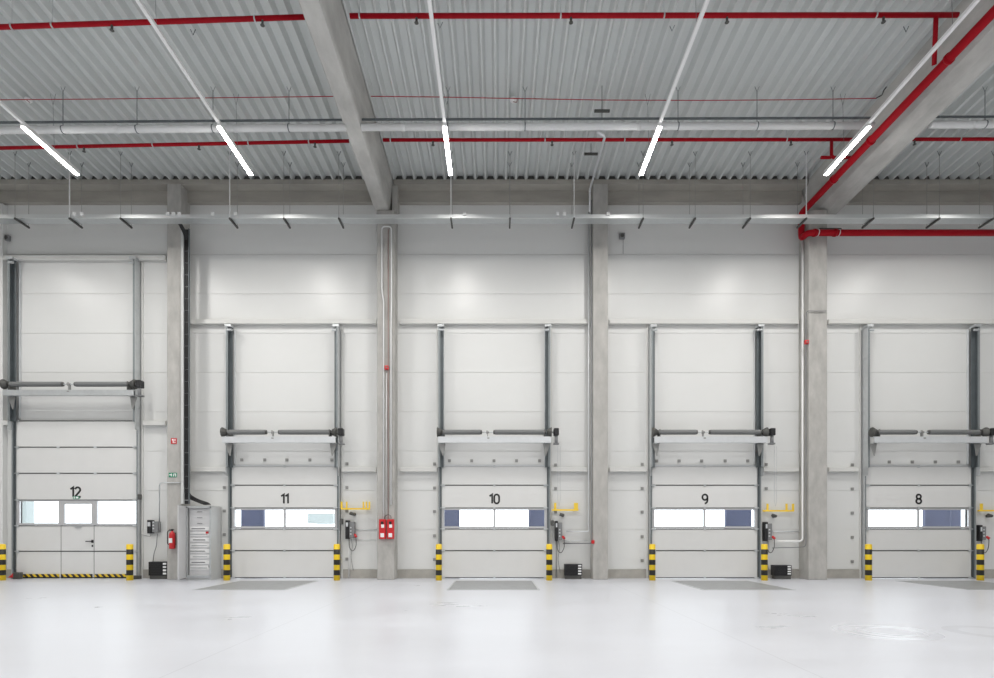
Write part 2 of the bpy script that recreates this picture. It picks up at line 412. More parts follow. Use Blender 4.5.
# ------------------------------------------------------------------ doors
LF, LB = 15.925, 15.975            # leaf front / back depth
def dock_door(num, c, hw, levels, win, idx, wicket=False):
    lab = {12: 'tall white sectional gate numbered 12 with a wicket door', 11: 'white sectional dock door numbered 11', 10: 'white sectional dock door numbered 10',
           9: 'white sectional dock door numbered 9', 8: 'white sectional dock door numbered 8'}[num]
    t = thing('door_%d' % idx, lab, 'door', (c, LF, 0), kind='structure')
    for i in range(len(levels) - 1):
        z0, z1 = levels[i], levels[i + 1]
        if i == win: continue
        if wicket and i < win:
            xa, xb = X(61, LF), X(94, LF)
            for a, b in ((c - hw, xa - .006), (xb + .006, c + hw)):
                MB().box(a, b, LF, LB, z0 + .012, z1 - .012).build('door_section', M_door, t, bevel=.006)
        else:
            MB().box(c - hw, c + hw, LF, LB, z0 + .012, z1 - .012).build('door_section', M_door, t, bevel=.006)
    for i, z in enumerate(levels):
        top = (i == len(levels) - 1 and not wicket)
        MB().box(c - hw, c + hw, LF - .006, LB - .004, z - .012, z + .012).build('seal', M_alu if top else (M_grey if i == win + 1 else M_seal), t)
        for s in (-1, 1):
            h = MB().box(c + s * (hw - .05) - .035, c + s * (hw - .05) + .035, LF - .035, LF - .006, z - .03, z + .03)
            h.tube([(c + s * (hw - .1), LF - .03, z), (c + s * (hw + .03), LF - .03, z)], .012, 8)
            h.build('roller_bracket', M_galv, t)
        if not wicket:
            MB().box(c - .03, c + .03, LF - .02, LF - .006, z - .03, z + .03).build('hinge', M_galv, t)
        elif i in (4 - 1 + 1, 5):
            for q in (58.5, 95.5):
                MB().box(X(q, LF) - .04, X(q, LF) + .04, LF - .02, LF - .006, z - .025, z + .025).build('hinge', M_galvl, t)
    # glazed section
    z0, z1 = levels[win], levels[win + 1]
    f = MB(); a, b = c - hw, c + hw
    if not wicket:
        cells = [(a + .075, c - .03), (c + .03, b - .075)]; zi = [(z0 + .075, z1 - .055)] * 2
    else:
        cells = [(X(19.5, LF), X(58.5, LF)), (X(64.3, LF), X(91.5, LF)), (X(97, LF), X(136, LF))]
        zi = [(z0 + .075, z1 - .035), (z0 + .075, z1 - .115), (z0 + .06, z1 - .03)]
    cur = a
    for (p, q), (u, v) in zip(cells, zi):
        f.box(cur, p, LF, LB, z0 + .014, z1 - .014); f.box(p, q, LF, LB, z0 + .014, u); f.box(p, q, LF, LB, v, z1 - .014)
        cur = q
    f.box(cur, b, LF, LB, z0 + .014, z1 - .014)
    fr = f.build('window_frame', M_alu, t)
    for (p, q), (u, v) in zip(cells, zi):
        MB().box(p, q, LF + .02, LF + .028, u, v).build('pane', M_glass, fr)
    n_ = MB()
    if wicket: lettering(n_, '12', X(75.4, LF), Z(496.8, LF), .285, LF - .001)
    else: lettering(n_, str(num), c, Z(503.4, LF), .27, LF - .001)
    n_.build('number', M_ink, t)
    if wicket:
        s = MB().box(X(73.2, LF), X(79.5, LF), LF - .008, LF, Z(499, LF), Z(496.2, LF)).build('sign', M_green, t)
        m = MB()
        m.box(X(74, LF), X(75, LF), LF - .011, LF - .008, Z(498.7, LF), Z(496.5, LF)); m.box(X(76, LF), X(78.6, LF), LF - .011, LF - .008, Z(498.5, LF), Z(496.7, LF))
        m.build('pictogram', M_white, s)
        xa, xb = X(61, LF), X(94, LF)
        wd = MB().box(xa + .006, xb - .006, LF, LB, levels[0] + .012, levels[1] - .012)
        wd.box(xa + .006, xb - .006, LF, LB, levels[1] + .012, levels[2] - .012)
        wd = wd.build('wicket_door', M_door, t, bevel=.005)
        gp = MB().box(xa - .008, xa + .008, LF + .004, LB, 0, levels[3]); gp.box(xb - .008, xb + .008, LF + .004, LB, 0, levels[3])
        gp.build('door_gap', M_seal, t)
        hx, hz = X(92.5, LF), Z(541.3, LF)
        h = MB().tube([(hx, LF, hz), (hx, LF - .05, hz), (hx - .16, LF - .05, hz)], .014, 8)
        h.box(hx - .03, hx + .03, LF - .01, LF, hz - .04, hz + .04); h.box(hx - .02, hx + .02, LF - .01, LF, hz - .16, hz - .1)
        h.build('handle', M_black, wd)
        MB().box(X(75, LF), X(81.5, LF), LF - .03, LF, Z(527.6, LF), Z(526.2, LF)).build('door_closer', M_galv, wd)
        for p, q in ((24, 59.5), (62.3, 92.5), (95.5, 127)):
            MB().box(X(p, LF), X(q, LF), LF - .035, LF - .001, .045, .125).build('hazard_strip', M_haz, t)
            MB().box(X(p, LF), X(q, LF), LF - .03, LF - .001, .004, .045).build('bottom_seal', M_black, t)
    return t

lv = [.02, .79, 1.405, 2.005, 2.65, 3.18]
for i, (num, c, hw, h) in enumerate(DOCKS):
    dock_door(num, c, hw, lv, 2, i + 2)
lv12 = [Z(577.6, D), Z(551.2, D), Z(525.8, D), Z(500.2, D), Z(473.6, D), Z(447.6, D), Z(421.4, D)]
lv12[0] = .02
dock_door(12, G12[0], G12[1], lv12, 2, 1, wicket=True)

# tracks, springs
def track(c, hw, s, ztop, zdoor, side, num):
    t = thing('door_track', 'vertical steel guide track on the %s side of door %d' % (side, num), 'door track', (c + s * hw, 15.9, 0), group='dock door tracks')
    a, b = hw - .06, hw + .07                                       # inner and outer offset of the channel
    def bx(m, p, q, y0, y1, z0, z1): m.box(*sorted((c + s * p, c + s * q)), y0, y1, z0, z1)
    g = MB(); bx(g, b - .07, b - .004, 15.905, 15.912, 0, zdoor); bx(g, b - .012, b - .004, 15.868, 15.905, 0, zdoor)
    g.build('lower_guide', M_rail, t)
    u = MB(); bx(u, a, b - .004, 15.85, 15.858, zdoor - .05, ztop); bx(u, b - .012, b - .004, 15.732, 15.85, zdoor - .05, ztop)
    u.build('upper_channel', M_rail, t)
    f = MB(); bx(f, b - .055, b, 15.72, 15.732, zdoor - .05, ztop); bx(f, b - .035, b, 15.86, 15.868, 0, zdoor - .05)
    f.build('front_flange', M_flange, t)
    i = MB(); bx(i, a - .012, a + .004, 15.93, D - .003, zdoor + .05, ztop); i.build('inner_plate', M_galvl, t)
    p = MB(); bx(p, b + .001, b + .008, 15.72, D - .003, zdoor - .3, ztop); bx(p, b + .001, b + .008, 15.85, D - .003, 0, zdoor - .3)
    z = .6
    while z < ztop - .2:
        bx(p, b + .008, b + .018, 15.86, 15.89, z, z + .05); z += .7
    p.build('outer_plate', M_galv, t)
    e = MB(); bx(e, a - .02, b + .03, 15.70, 15.90, ztop - .01, ztop + .06)
    e.tube([(c + s * (a - .03), 15.72, ztop - .1), (c + s * (b - .03), 15.72, ztop - .1)], .035, 12)
    e.build('top_pulley', M_galv, t)

def springs(c, hd, zs, zb0, zb1, num, sp):
    d = 15.54
    t = thing('torsion_spring_shaft', 'torsion spring shaft with two grey springs across the head of door %d' % num, 'spring shaft', (c, d, zb0), group='torsion spring shafts')
    MB().tube([(c - hd, d, zs), (c + hd + .12, d, zs)], .017, 10).build('shaft', M_galv, t, True)
    for a, b in sp:
        m = MB(); k = int((b - a) / .02); pts = []; rs = []
        for i in range(k + 1):
            pts.append((c + a + (b - a) * i / k, d, zs)); rs.append(.070 if i % 2 else .066)
        rs[0] = rs[-1] = .05
        m.tube(pts, rs, 14); sg = m.build('spring', M_spring, t, True)
        for q in (a, b):
            MB().lathe((c + q - .03, d, zs), [(.03, 0), (.06, .01), (.06, .05), (.03, .06)], 14, 'X').build('spring_cone', M_dark, sg, True)
    for s in (-1, 1):
        x = c + s * hd
        MB().lathe((x - s * .08, d, zs), [(.05, 0), (.08, s * .01), (.125, s * .1), (.135, s * .11), (.135, s * .13), (.04, s * .135)], 24, 'X').build('cable_drum', M_dark, t, True)
        xp = c + s * (hd - .14)
        MB().box(xp - .012, xp + .012, d - .05, 15.715, zb0 + .0, zs + .07).build('end_bracket', M_dark, t)
        q = [(x + s * .03, zb0), (x - s * .17, zb0), (x - s * .12, zb0 - .34), (x - s * .09, zb0 - .34)]
        MB().prism([(a, 15.66, b) for a, b in q], [(a, 15.672, b) for a, b in q]).build('gusset_plate', M_plate, t)
    xm = (sp[0][1] + sp[1][0]) / 2 + c
    m = MB().box(xm - .01, xm + .01, d - .03, 15.6, zb1 - .08, zs + .03); m.lathe((xm - .04, d, zs), [(.02, 0), (.055, .01), (.055, .03), (.03, .05), (.03, .08)], 14, 'X')
    m.box(xm - .01, xm + .05, d - .075, d - .062, zb1 - .06, zb1 - .03)
    m.build('centre_bracket', M_plate, t)
    b = MB().box(c - hd - .02, c + hd + .04, d - .06, d - .052, zb0, zb1)
    b.box(c - hd - .02, c + hd + .04, d - .052, d + .06, zb1 - .008, zb1); b.box(c - hd - .02, c + hd + .04, d - .052, d + .06, zb0, zb0 + .008)
    b.build('mounting_beam', M_galv if num == 12 else M_galvl, t)
    mo = MB().box(c + hd + .11, c + hd + .25, d - .10, d + .10, zs - .1, zs + .1).build('motor', M_black, t, bevel=.015)
    mm = MB().tube([(c + hd + .18, d - .02, zs - .1), (c + hd + .18, d - .02, zs - .30)], .045, 12)
    mm.box(c + hd + .11, c + hd + .26, d - .05, d + .08, zs - .34, zs - .30)
    mm.build('gearbox', M_grey, mo, True)

for num, c, hw, h in DOCKS:
    for s, side in ((-1, 'left'), (1, 'right')): track(c, hw, s, Z(328, 15.85), 3.2, side, num)
    springs(c, 1.535, 4.09, 3.79, 3.96, num, [(-1.43, -.37), (.0, 1.4)])
for s, side in ((-1, 'left'), (1, 'right')): track(G12[0], G12[1], s, Z(261, 15.85), 4.5, side, 12)
springs(-11.87, 1.78, Z(385, 15.62), Z(396.5, 15.62), Z(391, 15.62), 12, [(-1.64, -.19), (.18, 1.64)])

# light jamb posts beside the tracks
for num, c, hw, h in DOCKS + [(12,) + G12]:
    for s, side in ((-1, 'left'), (1, 'right')):
        x0, x1 = sorted((c + s * (hw + .095), c + s * (hw + .145)))
        ztop = Z(262, D) if num == 12 else Z(324, D)
        tag(MB().box(x0, x1, 15.965, D - .0005, 0, ztop).build('jamb_post', M_girt, bevel=.006), 'pale steel jamb post %s of door %d' % (side, num), 'post', kind='structure')

# thin profile under the spring shaft: the header trim of each dock door
for num, c, hw, h in DOCKS:
    tag(MB().box(c - hw, c + hw, 15.96, D - .003, 3.2, 3.24).build('lintel_trim', M_galvl), 'thin metal lintel trim over door %d' % num, 'trim', kind='structure')

# anchor plates
ords = ('first', 'second', 'third', 'fourth', 'fifth', 'sixth')
def plates(pxs, pys, where):
    k = 0
    for px in pxs:
        for py in pys:
            x, z = X(px, D), Z(py, D)
            o = MB().box(x - .04, x + .04, 15.975, D - .0005, z - .04, z + .04)
            o.tube([(x, 15.976, z), (x, 15.96, z)], .017, 6)
            tag(o.build('anchor_plate', M_plate), 'small square anchor plate %s, %s from %s' % (where, ords[k], 'the left' if len(pxs) > 1 else 'the top'), 'anchor plate', group='square anchor plates round the dock doors')
            k += 1
plates((242, 265, 287, 310, 332), (460,), 'in the row above door 11'); plates((449.5, 471.7, 494, 516.5, 539.5), (460.8,), 'in the row above door 10')
plates((656.5, 679, 701.5, 725, 747.5), (461,), 'in the row above door 9'); plates((889, 912, 935, 958), (462,), 'in the row above door 8')
plates((224.5,), (487.5, 511, 534.5), 'left of door 11'); plates((347,), (463.8, 487.5, 511, 559), 'right of door 11')
plates((434.5,), (464, 488, 511.5, 535.8, 559.5), 'left of door 10'); plates((555.5,), (465, 488.5, 512), 'right of door 10')
plates((642,), (464.3, 488.5, 512, 536.5, 560.5), 'left of door 9'); plates((766,), (464.5, 488.5), 'right of door 9')
plates((852,), (465, 489, 513, 537.3, 561.5), 'left of door 8')


# ------------------------------------------------------------------ bollards and levellers
BP = [(2, 'left of door 12'), (129.8, 'right of door 12'), (226.8, 'left of door 11'), (336.8, 'right of door 11'), (438.8, 'left of door 10'), (549.2, 'right of door 10'),
      (652.3, 'left of door 9'), (764.4, 'right of door 9'), (868.5, 'left of door 8'), (980.3, 'right of door 8')]
for px, lab in BP:
    d = 15.3; x = X(px, d)
    t = thing('bollard', 'yellow and black striped bollard %s' % lab, 'bollard', (x, d, 0), group='striped bollards beside the doors')
    MB().lathe((x, d, 0), [(.084, 0), (.084, .965), (.078, .968)], 24).build('post', M_boll, t, True)
    MB().lathe((x, d, .968), [(.084, 0), (.08, .014), (.05, .024), (.01, .026)], 24).build('cap', M_yel, t, True)

for cx, num in ((-5.87, 11), (-.085, 10), (5.73, 9), (11.8, 8)):
    y0, y1, hw = 12.75, 15.1, 1.04
    t = thing('dock_leveller', 'grey steel dock leveller plate in the floor before door %d' % num, 'dock leveller', (cx, y0, 0), group='dock leveller plates')
    MB().box(cx - hw + .03, cx + hw - .03, y0 + .03, y1, 0, .006).build('deck_plate', M_steelp, t)
    f = MB().box(cx - hw - .02, cx - hw + .022, y0, y1, 0, .008); f.box(cx + hw - .022, cx + hw + .02, y0, y1, 0, .008); f.box(cx - hw - .02, cx + hw + .02, y0 - .03, y0 + .022, 0, .008)
    f.build('frame', M_galv, t)


# ------------------------------------------------------------------ lamps on their tracks
TX = [(-14.4, 'beyond the left picture edge'), (-9.96, 'first from the left, over door 12'), (-5.84, 'over the column left of door 11'), (-1.10, 'over door 10'),
      (3.42, 'over door 9'), (7.81, 'beside the thick red pipe'), (12.3, 'over door 8 at the right')]
def lampz(y): return 9.80 + SL * (13.3 - y)
for x, lab in TX:
    t = thing('light_track', 'slim white light track under the deck, ' + lab, 'light track', (x, 13.3, lampz(13.3)), group='light tracks')
    y0, y1 = YB + 1, 13.32
    MB().hexa([(x - .032, y0, lampz(y0) + .06), (x - .032, y0, lampz(y0) + .115), (x - .032, y1, lampz(y1) + .06), (x - .032, y1, lampz(y1) + .115),
               (x + .032, y0, lampz(y0) + .06), (x + .032, y0, lampz(y0) + .115), (x + .032, y1, lampz(y1) + .06), (x + .032, y1, lampz(y1) + .115)]).build('rail', M_white, t)
    for y in (12.6, 9.6, 6.6):
        wr = MB(); zt_ = lampz(y) + .115
        wr.tube([(x, y, zt_), (x - .03, y, roofz(y) - .25)], .0035, 5); wr.tube([(x - .03, y, roofz(y) - .25), (x - .09, y, roofz(y))], .004, 5); wr.tube([(x - .03, y, roofz(y) - .25), (x + .03, y, roofz(y))], .004, 5)
        wr.build('suspension_wire', M_rail, t)
    for k, yc in enumerate((12.53, 6.6, -.5, -8)):  # lamps past the first are out of view, added to light the hall
        a, b = yc - .78, yc + .78
        l = thing('ceiling_lamp', ('glowing linear lamp at the track end, ' + lab) if k == 0 else ('linear lamp ' + ('', 'second', 'third', 'fourth')[k] + ' along the track, unseen, ' + lab), 'lamp', (x, yc, lampz(yc)), group='linear lamps')
        def slab(dx, z0, z1, nm, m, e=0):
            MB().hexa([(x - dx, a + e, lampz(a) + z0), (x - dx, a + e, lampz(a) + z1), (x - dx, b - e, lampz(b) + z0), (x - dx, b - e, lampz(b) + z1),
                       (x + dx, a + e, lampz(a) + z0), (x + dx, a + e, lampz(a) + z1), (x + dx, b - e, lampz(b) + z0), (x + dx, b - e, lampz(b) + z1)]).build(nm, m, l)
        slab(.045, .004, .058, 'housing', M_white); slab(.041, -.012, .003, 'diffuser', M_lamp, .01)
        la = bpy.data.lights.new('led_strip', 'AREA'); la.shape = 'RECTANGLE'; la.size = .05; la.size_y = 1.5
        la.energy = LAMP_W; la.color = (1.0, .974, .935); la.spread = math.radians(LAMP_SPREAD)
        lo = bpy.data.objects.new('led_strip', la); COL.objects.link(lo); lo.parent = l; lo.location = (0, 0, -.016)
        lo.rotation_euler = (-math.atan(SL), 0, 0)


# ------------------------------------------------------------------ cable tray
t = thing('cable_tray', 'long galvanised cable tray running across the wall below the edge beam', 'cable tray', (0, 14.7, 9.45))
f0, f1, zb = 14.50, 14.78, 9.45
MB().box(XL + .3, XR - .3, f0, f0 + .012, zb, zb + .095).build('front_rail', M_traye, t)
MB().box(XL + .3, XR - .3, f1 - .012, f1, zb, zb + .06).build('rear_rail', M_galv, t)
MB().box(XL + .3, XR - .3, f0 + .012, f1 - .012, zb, zb + .008).build('tray_bottom', M_trayr, t)
for px in (15.5, 70, 121, 230, 284, 339, 451, 510, 574, 643, 695, 750, 806, 873, 939, 993):
    x = X(px, f0)
    MB().box(x - .02, x + .02, f0 - .03, f1 + .15, zb - .045, zb - .002).build('bracket', M_dark, t)
    thick = px in (70, 230, 451, 574, 806)
    for y in (f0 - .015, f1 + .13):
        MB().tube([(x, y, zb - .04), (x, y, roofz(y) + .02)], .014 if (thick and y < 14.6) else .006, 8).build('hanger_rod', M_whitep if (thick and y < 14.6) else M_plate, t)
        hk = MB().tube([(x - .05, y, roofz(y) + .03), (x, y, roofz(y) - .1), (x + .05, y, roofz(y) + .03)], .008, 6); hk.build('rod_hook', M_rail, t)
for i, px in enumerate((75, 82.5, 168.3, 174, 179.8, 213, 236, 464.5, 557.5, 564.5, 608)):
    x = X(px, f0)
    tag(MB().box(x - .04, x + .04, f0 - .045, f0 - .001, zb + .055, zb + .135).build('junction_box', M_white, bevel=.006), 'white junction box on the cable tray, ' +
        ('left of two over door 12', 'right of two over door 12', 'left of three at the leftmost column', 'middle of three at the leftmost column',
         'right of three at the leftmost column', 'left of the second lamp', 'by the second lamp', 'by the lamp over door 10', 'left of two before door 9', 'right of two before door 9', 'just right of the middle column')[i],
        'junction box', group='junction boxes on the cable tray')


# ------------------------------------------------------------------ pipes under the deck
def hanger(par, x, y, z, r):
    h = MB().tube([(x - .012, y, z), (x + .012, y, z)], r + .012, 14); h.tube([(x, y, z + r), (x, y, roofz(y) + .02)], .006, 6)
    h.build('pipe_hanger', M_galv, par)
def sprinkler(par, x, y, z, r):
    h = MB().tube([(x, y, z), (x, y, z - r - .05)], .022, 8); h.lathe((x, y, z - r - .09), [(.04, 0), (.04, .006), (.012, .012), (.012, .04)], 10)
    h.build('sprinkler_head', M_dark, par)
def branch(pts, r, lab, heads, hangs, risers=()):
    t = thing('sprinkler_pipe', lab, 'sprinkler pipe', pts[0], group='red sprinkler branch pipes')
    MB().tube(pts, r, 12).build('pipe', M_red, t, True)
    y = pts[0][1]
    def zat(x):
        for a, b in zip(pts, pts[1:]):
            if a[0] <= x <= b[0]: return a[2] + (b[2] - a[2]) * (x - a[0]) / (b[0] - a[0])
        return pts[-1][2]
    for px in heads: sprinkler(t, X(px, y), y, zat(X(px, y)), r)
    for px in hangs: hanger(t, X(px, y), y, zat(X(px, y)), r)
    for p in risers: MB().bend(p, r * .95, .08, 12).build('riser', M_red, t, True)
ya, yb = 10.4, 13.7
def pa(px, py): return (X(px, ya), ya, Z(py, ya))
def pb(px, py): return (X(px, yb), yb, Z(py, yb))
branch([pa(-180, 33), pa(304.5, 17)], .043, 'red sprinkler pipe high at the left, nearer of two', (112, 262.5), (12, 52.5, 255))
branch([pa(350, 16), pa(958, 15)], .043, 'red sprinkler pipe high across the middle bays, nearer of two', (416.5, 571, 727, 883.5), (359.6, 560.6, 664, 876),
       [[pa(936, 15.3), (8.40, 10.76, 10.29)]])
branch([pb(-120, 150.5), pb(349, 141)], .040, 'red sprinkler pipe nearer the wall in the left bays', (84, 199, 315), (78, 153, 248.5, 309), ())
branch([pb(383, 140), pb(862, 139.5)], .040, 'red sprinkler pipe nearer the wall in the middle bays', (433, 552, 672, 791), (390.5, 545, 624.5, 786.5),
       [[pb(831.5, 139.5), pb(831.5, 157.5), pb(850, 157.5)], [pb(821, 157.5), pb(831, 157.5)]])
branch([pb(912, 139.3), pb(1100, 139)], .040, 'red sprinkler pipe nearer the wall beyond the right roof beam', (914.5, 1030), (960,))

t = thing('sprinkler_main', 'thick red sprinkler main along the right beam, turning right above door 8', 'sprinkler pipe', (8.5, 15.6, 9.5))
MB().bend([(8.5, YB + 1, 10.22), (8.5, 15.64, 10.22), (8.5, 15.64, 9.51), (8.5, 15.33, 9.51), (XR - .4, 15.33, 9.51)], .084, .13, 18).build('pipe', M_red, t, True)
for p0, p1 in (((8.66, 15.33, 9.51), (8.72, 15.33, 9.51)), ((9.22, 15.33, 9.51), (9.28, 15.33, 9.51)), ((8.5, 14.1, 10.22), (8.5, 14.16, 10.22)), ((8.5, 10.5, 10.22), (8.5, 10.56, 10.22)), ((8.5, 12.7, 10.22), (8.5, 12.76, 10.22))):
    MB().tube([p0, p1], .102, 18).build('coupling', M_red, t, True)
for x in (8.78, 9.35):
    MB().tube([(x - .01, 15.33, 9.51), (x + .01, 15.33, 9.51)], .092, 18).build('pipe_clamp', M_galvl, t)
b = MB().box(8.85, 9.45, 15.36, 15.47, 9.63, 9.66)
b.build('support_bracket', M_dark, t)

dr = 12.4
for a, b, lab, hx in (((-160, 131.5), (346, 127.6), 'thick pale drain pipe under the deck in the left bays', (63, 137, 213, 289)),
                      ((361.5, 127.3), (873, 125.6), 'thick pale drain pipe under the deck across the middle bays', (448, 525, 678, 757, 833)),
                      ((930, 124.6), (1150, 124), 'thick pale drain pipe beyond the right roof beam', (985,))):
    t = thing('drain_pipe', lab, 'drain pipe', P(a[0], a[1], dr))
    A, B = P(a[0], a[1], dr), P(b[0], b[1], dr)
    MB().tube([A, B], .073, 16).build('pipe', M_whitep, t, True)
    up = Vector((0, 0, .155)); MB().hexa([A + up + Vector((0, -.02, 0)), A + up + Vector((0, -.02, .03)), A + up + Vector((0, .02, 0)), A + up + Vector((0, .02, .03)),
                                       B + up + Vector((0, -.02, 0)), B + up + Vector((0, -.02, .03)), B + up + Vector((0, .02, 0)), B + up + Vector((0, .02, .03))]).build('support_rail', M_rail, t)
    for px in hx:
        x = X(px, dr); k = (x - A.x) / (B.x - A.x); z = A.z + (B.z - A.z) * k
        h = MB().tube([(x - .01, dr, z), (x + .01, dr, z)], .082, 16); h.tube([(x, dr, z + .07), (x, dr, roofz(dr) - .12)], .008, 6)
        h.tube([(x, dr, roofz(dr) - .12), (x - .05, dr, roofz(dr))], .005, 5); h.tube([(x, dr, roofz(dr) - .12), (x + .05, dr, roofz(dr))], .005, 5)
        h.build('pipe_hanger', M_rail, t)
    for px in range(int(a[0]), int(b[0]), 118):
        x = X(px + 40, dr); k = (x - A.x) / (B.x - A.x); z = A.z + (B.z - A.z) * k
        if x + .1 < B.x: MB().tube([(x, dr, z), (x + .09, dr, z)], .078, 16).build('sleeve', M_whitep, t, True)

dw = 12.5
for pts, lab in (([(-150, 102), (0, 99.8), (100, 99), (200, 98), (338, 96.3)], 'thin red wire strung under the deck in the left bays'),
                 ([(371, 96.3), (440, 97), (500, 98.2), (600, 100), (700, 100.4), (790, 99.8), (876, 98.3)], 'thin red wire strung under the deck across the middle bays'),
                 ([(975, 83.8), (990, 83.2), (1100, 82)], 'thin red wire strung beyond the right roof beam')):
    tag(MB().tube([P(a, b, dw) for a, b in pts], .009, 6).build('detector_wire', M_red, None), lab, 'wire')
tag(MB().tube([P(876, 98.3, dw), P(882, 95, dw), P(884, 90, dw), P(888, 85, dw), P(894, 83, dw)], .012, 6).build('cable_end', M_dark), 'short dark cable curling up to the deck beside the right light track', 'cable')
for (px, py, lab) in ((28.5, 83, 'over door 12'), (513, 81, 'over door 10')):
    p = P(px, py, 0); d = 12.75
    x = X(px, d); zr = roofz(d)
    t = thing('smoke_detector', 'small round white detector under the deck %s' % lab, 'detector', (x, d, zr - .03), group='deck detectors')
    MB().lathe((x, d, zr), [(.075, .0), (.075, -.03), (.05, -.06), (.01, -.065)], 16).build('body', M_white, t, True)
    MB().tube([(x, d, zr - .06), (x + .08, d - .06, zr - .12), (x + .10, d - .2, zr - .16)], .008, 6).build('cord', M_redc, t)

# pale conduit dropping from the drain pipe to the middle column
tag(MB().bend([P(597, 132, dr), P(605, 136, dr + .1), P(589.8, 190, 15.5), P(589.8, 212, 15.52)], .028, .1, 10).build('downpipe', M_galvl, None, True), 'bent pale pipe from the deck to the middle column', 'pipe')
for px, py, d, lab in ((602, 111, 12.4, 'dark short hanger bar above the drain pipe near the bent pale pipe'), (591, 154, 14.2, 'dark short hanger bar near the deck edge by the bent pale pipe')):
    x, z = X(px, d), Z(py, d)
    h = MB().box(x - .17, x + .17, d - .02, d + .02, z - .025, z + .025); h.tube([(x, d, z), (x, d, roofz(d) + .02)], .008, 6)
    if d < 13: h.tube([(x, d, z - .155), (x, d, z)], .008, 6)
    tag(h.build('hanger_bar', M_dark), lab, 'hanger bar')
for px, py, lab in ((193, 31, 'near the second light track'), (440, 24, 'right of the light track over door 10'), (672, 27, 'left of the light track over door 9'), (906, 28, 'below the short red riser')):
    z0 = 11.2; d = (z0 - HC) * F / (HY - py); z = roofz(d); x = X(px, d)
    tag(MB().tube([(x - .05, d, z + .02), (x, d, z - .09), (x + .05, d, z + .02)], .008, 6).build('ceiling_hook', M_rail), 'small wire hook in the deck ' + lab, 'hook', group='wire hooks in the deck')


# ------------------------------------------------------------------ column by door 12: cable ladder, cabinet, extinguisher, signs
d = 15.5
t = thing('cable_ladder', 'vertical cable ladder with black cables on the slim column left of door 11', 'cable ladder', (X(186, d), d, Z(505, d)))
xa, xb = X(181.7, d), X(189.6, d)
zt_, zb_ = Z(229, d), Z(504, d)
MB().box(xa, xa + .07, d - .04, d + .02, zb_, zt_).build('side_rail', M_cab, t)
MB().box(xb - .012, xb, d - .04, d + .02, zb_, zt_).build('side_rail', M_rail, t)
k = 0; z = zb_ + .1
rg = MB()
while z < zt_:
    rg.box(xa + .07, xb - .012, d - .012, d + .018, z, z + .014); z += .328
rg.build('rungs', M_galv, t)
MB().box(xa + .07, xb - .02, d + .02, d + .028, zb_, zt_).build('back_sheet', M_black, t)
for i in range(5):
    x = xa + .085 + i * .026; e = .02 * i
    dy = d + .012 - (.0)
    pts = [(X(175, 14.95) + e, 14.95, Z(220, 14.95)), (X(178, 15.1) + e, 15.12, Z(223, 15.1)), (x, d - .006, Z(236, d)), (x, d - .006, Z(486, d)), (x + .01, d, Z(497, d) + e),
           (X(196, 15.6), 15.68, Z(502, 15.6) + e), (X(203 + i, 15.6), 15.68, Z(504.5, 15.6) + e * .6), (X(205 + i, 15.6), 15.68, Z(504.2, 15.42))]
    MB().bend(pts, .0125, .14, 8).build('cable', M_black, t, True)

d0, d1 = 15.42, 15.985
t = thing('electrical_cabinet', 'tall open grey electrical cabinet left of door 11', 'electrical cabinet', (X(198, d0), d0, 0))
xa, xb = X(185.8, d0), X(211.3, d0); h = Z(505.8, d0)
b = MB().box(xa, xa + .025, d0, d1, 0, h); b.box(xb - .025, xb, d0, d1, 0, h); b.box(xa + .026, xb - .026, d0, d1, h - .03, h); b.box(xa + .026, xb - .026, d0, d1, .05, .12); b.box(xa + .026, xb - .026, d1 - .02, d1 - .001, .13, h - .04)
b.build('enclosure', M_cab, t)
MB().box(xa + .03, xb - .03, d0 + .02, d1 - .02, 0, .05).build('base_plinth', M_cab, t)
fr = MB(); 
for p, q, u, v in ((xa, xa + .05, .1, h - .02), (xb - .05, xb, .1, h - .02), (xa, xb, h - .06, h), (xa, xb, .06, .12)): fr.box(p, q, d0 - .012, d0, u, v)
fr.build('front_frame', M_galv, t)
inn = MB().box(xa + .06, xb - .06, d0 + .07, d0 + .09, .12, h - .06).build('inner_panel', M_cabin, t)
for i in range(8):
    z = .28 + i * .155
    MB().box(xa + .09, xb - .09, d0 + .055, d0 + .07, z, z + .1).build('cover_strip', M_white, inn)
    MB().box(xa + .09 + .04 * (i % 3), xb - .14 - .06 * (i % 2), d0 + .048, d0 + .055, z + .035, z + .06).build('breaker_row', M_grey if i % 2 else M_galv, inn)
for i in range(3):
    MB().box((xa + xb) / 2 - .07, (xa + xb) / 2 + .07, d0 + .055, d0 + .07, 1.55 + i * .16, 1.565 + i * .16).build('slot', M_grey, inn)
MB().box(X(205, d0), X(207.5, d0), d0 + .04, d0 + .055, Z(533.5, d0), Z(531.5, d0)).build('switch', M_red2, inn)
MB().box(X(208, d0), X(210, d0), d0 + .03, d0 + .055, Z(567.5, d0), Z(565.5, d0)).build('lock', M_black, inn)
# open door leaf swung out towards the room
L_ = .66
hx, hy = xa - .01, d0 - .01
ux, uy = .235, -.972
ux, uy = Vector((ux, uy)).normalized(); nx, ny = -uy * .02, ux * .02
MB().hexa([(hx, hy, .06), (hx, hy, h - .01), (hx + nx, hy + ny, .06), (hx + nx, hy + ny, h - .01),
           (hx + ux * L_, hy + uy * L_, .06), (hx + ux * L_, hy + uy * L_, h - .01), (hx + nx + ux * L_, hy + ny + uy * L_, .06), (hx + nx + ux * L_, hy + ny + uy * L_, h - .01)]).build('cabinet_door', M_cabin, t)

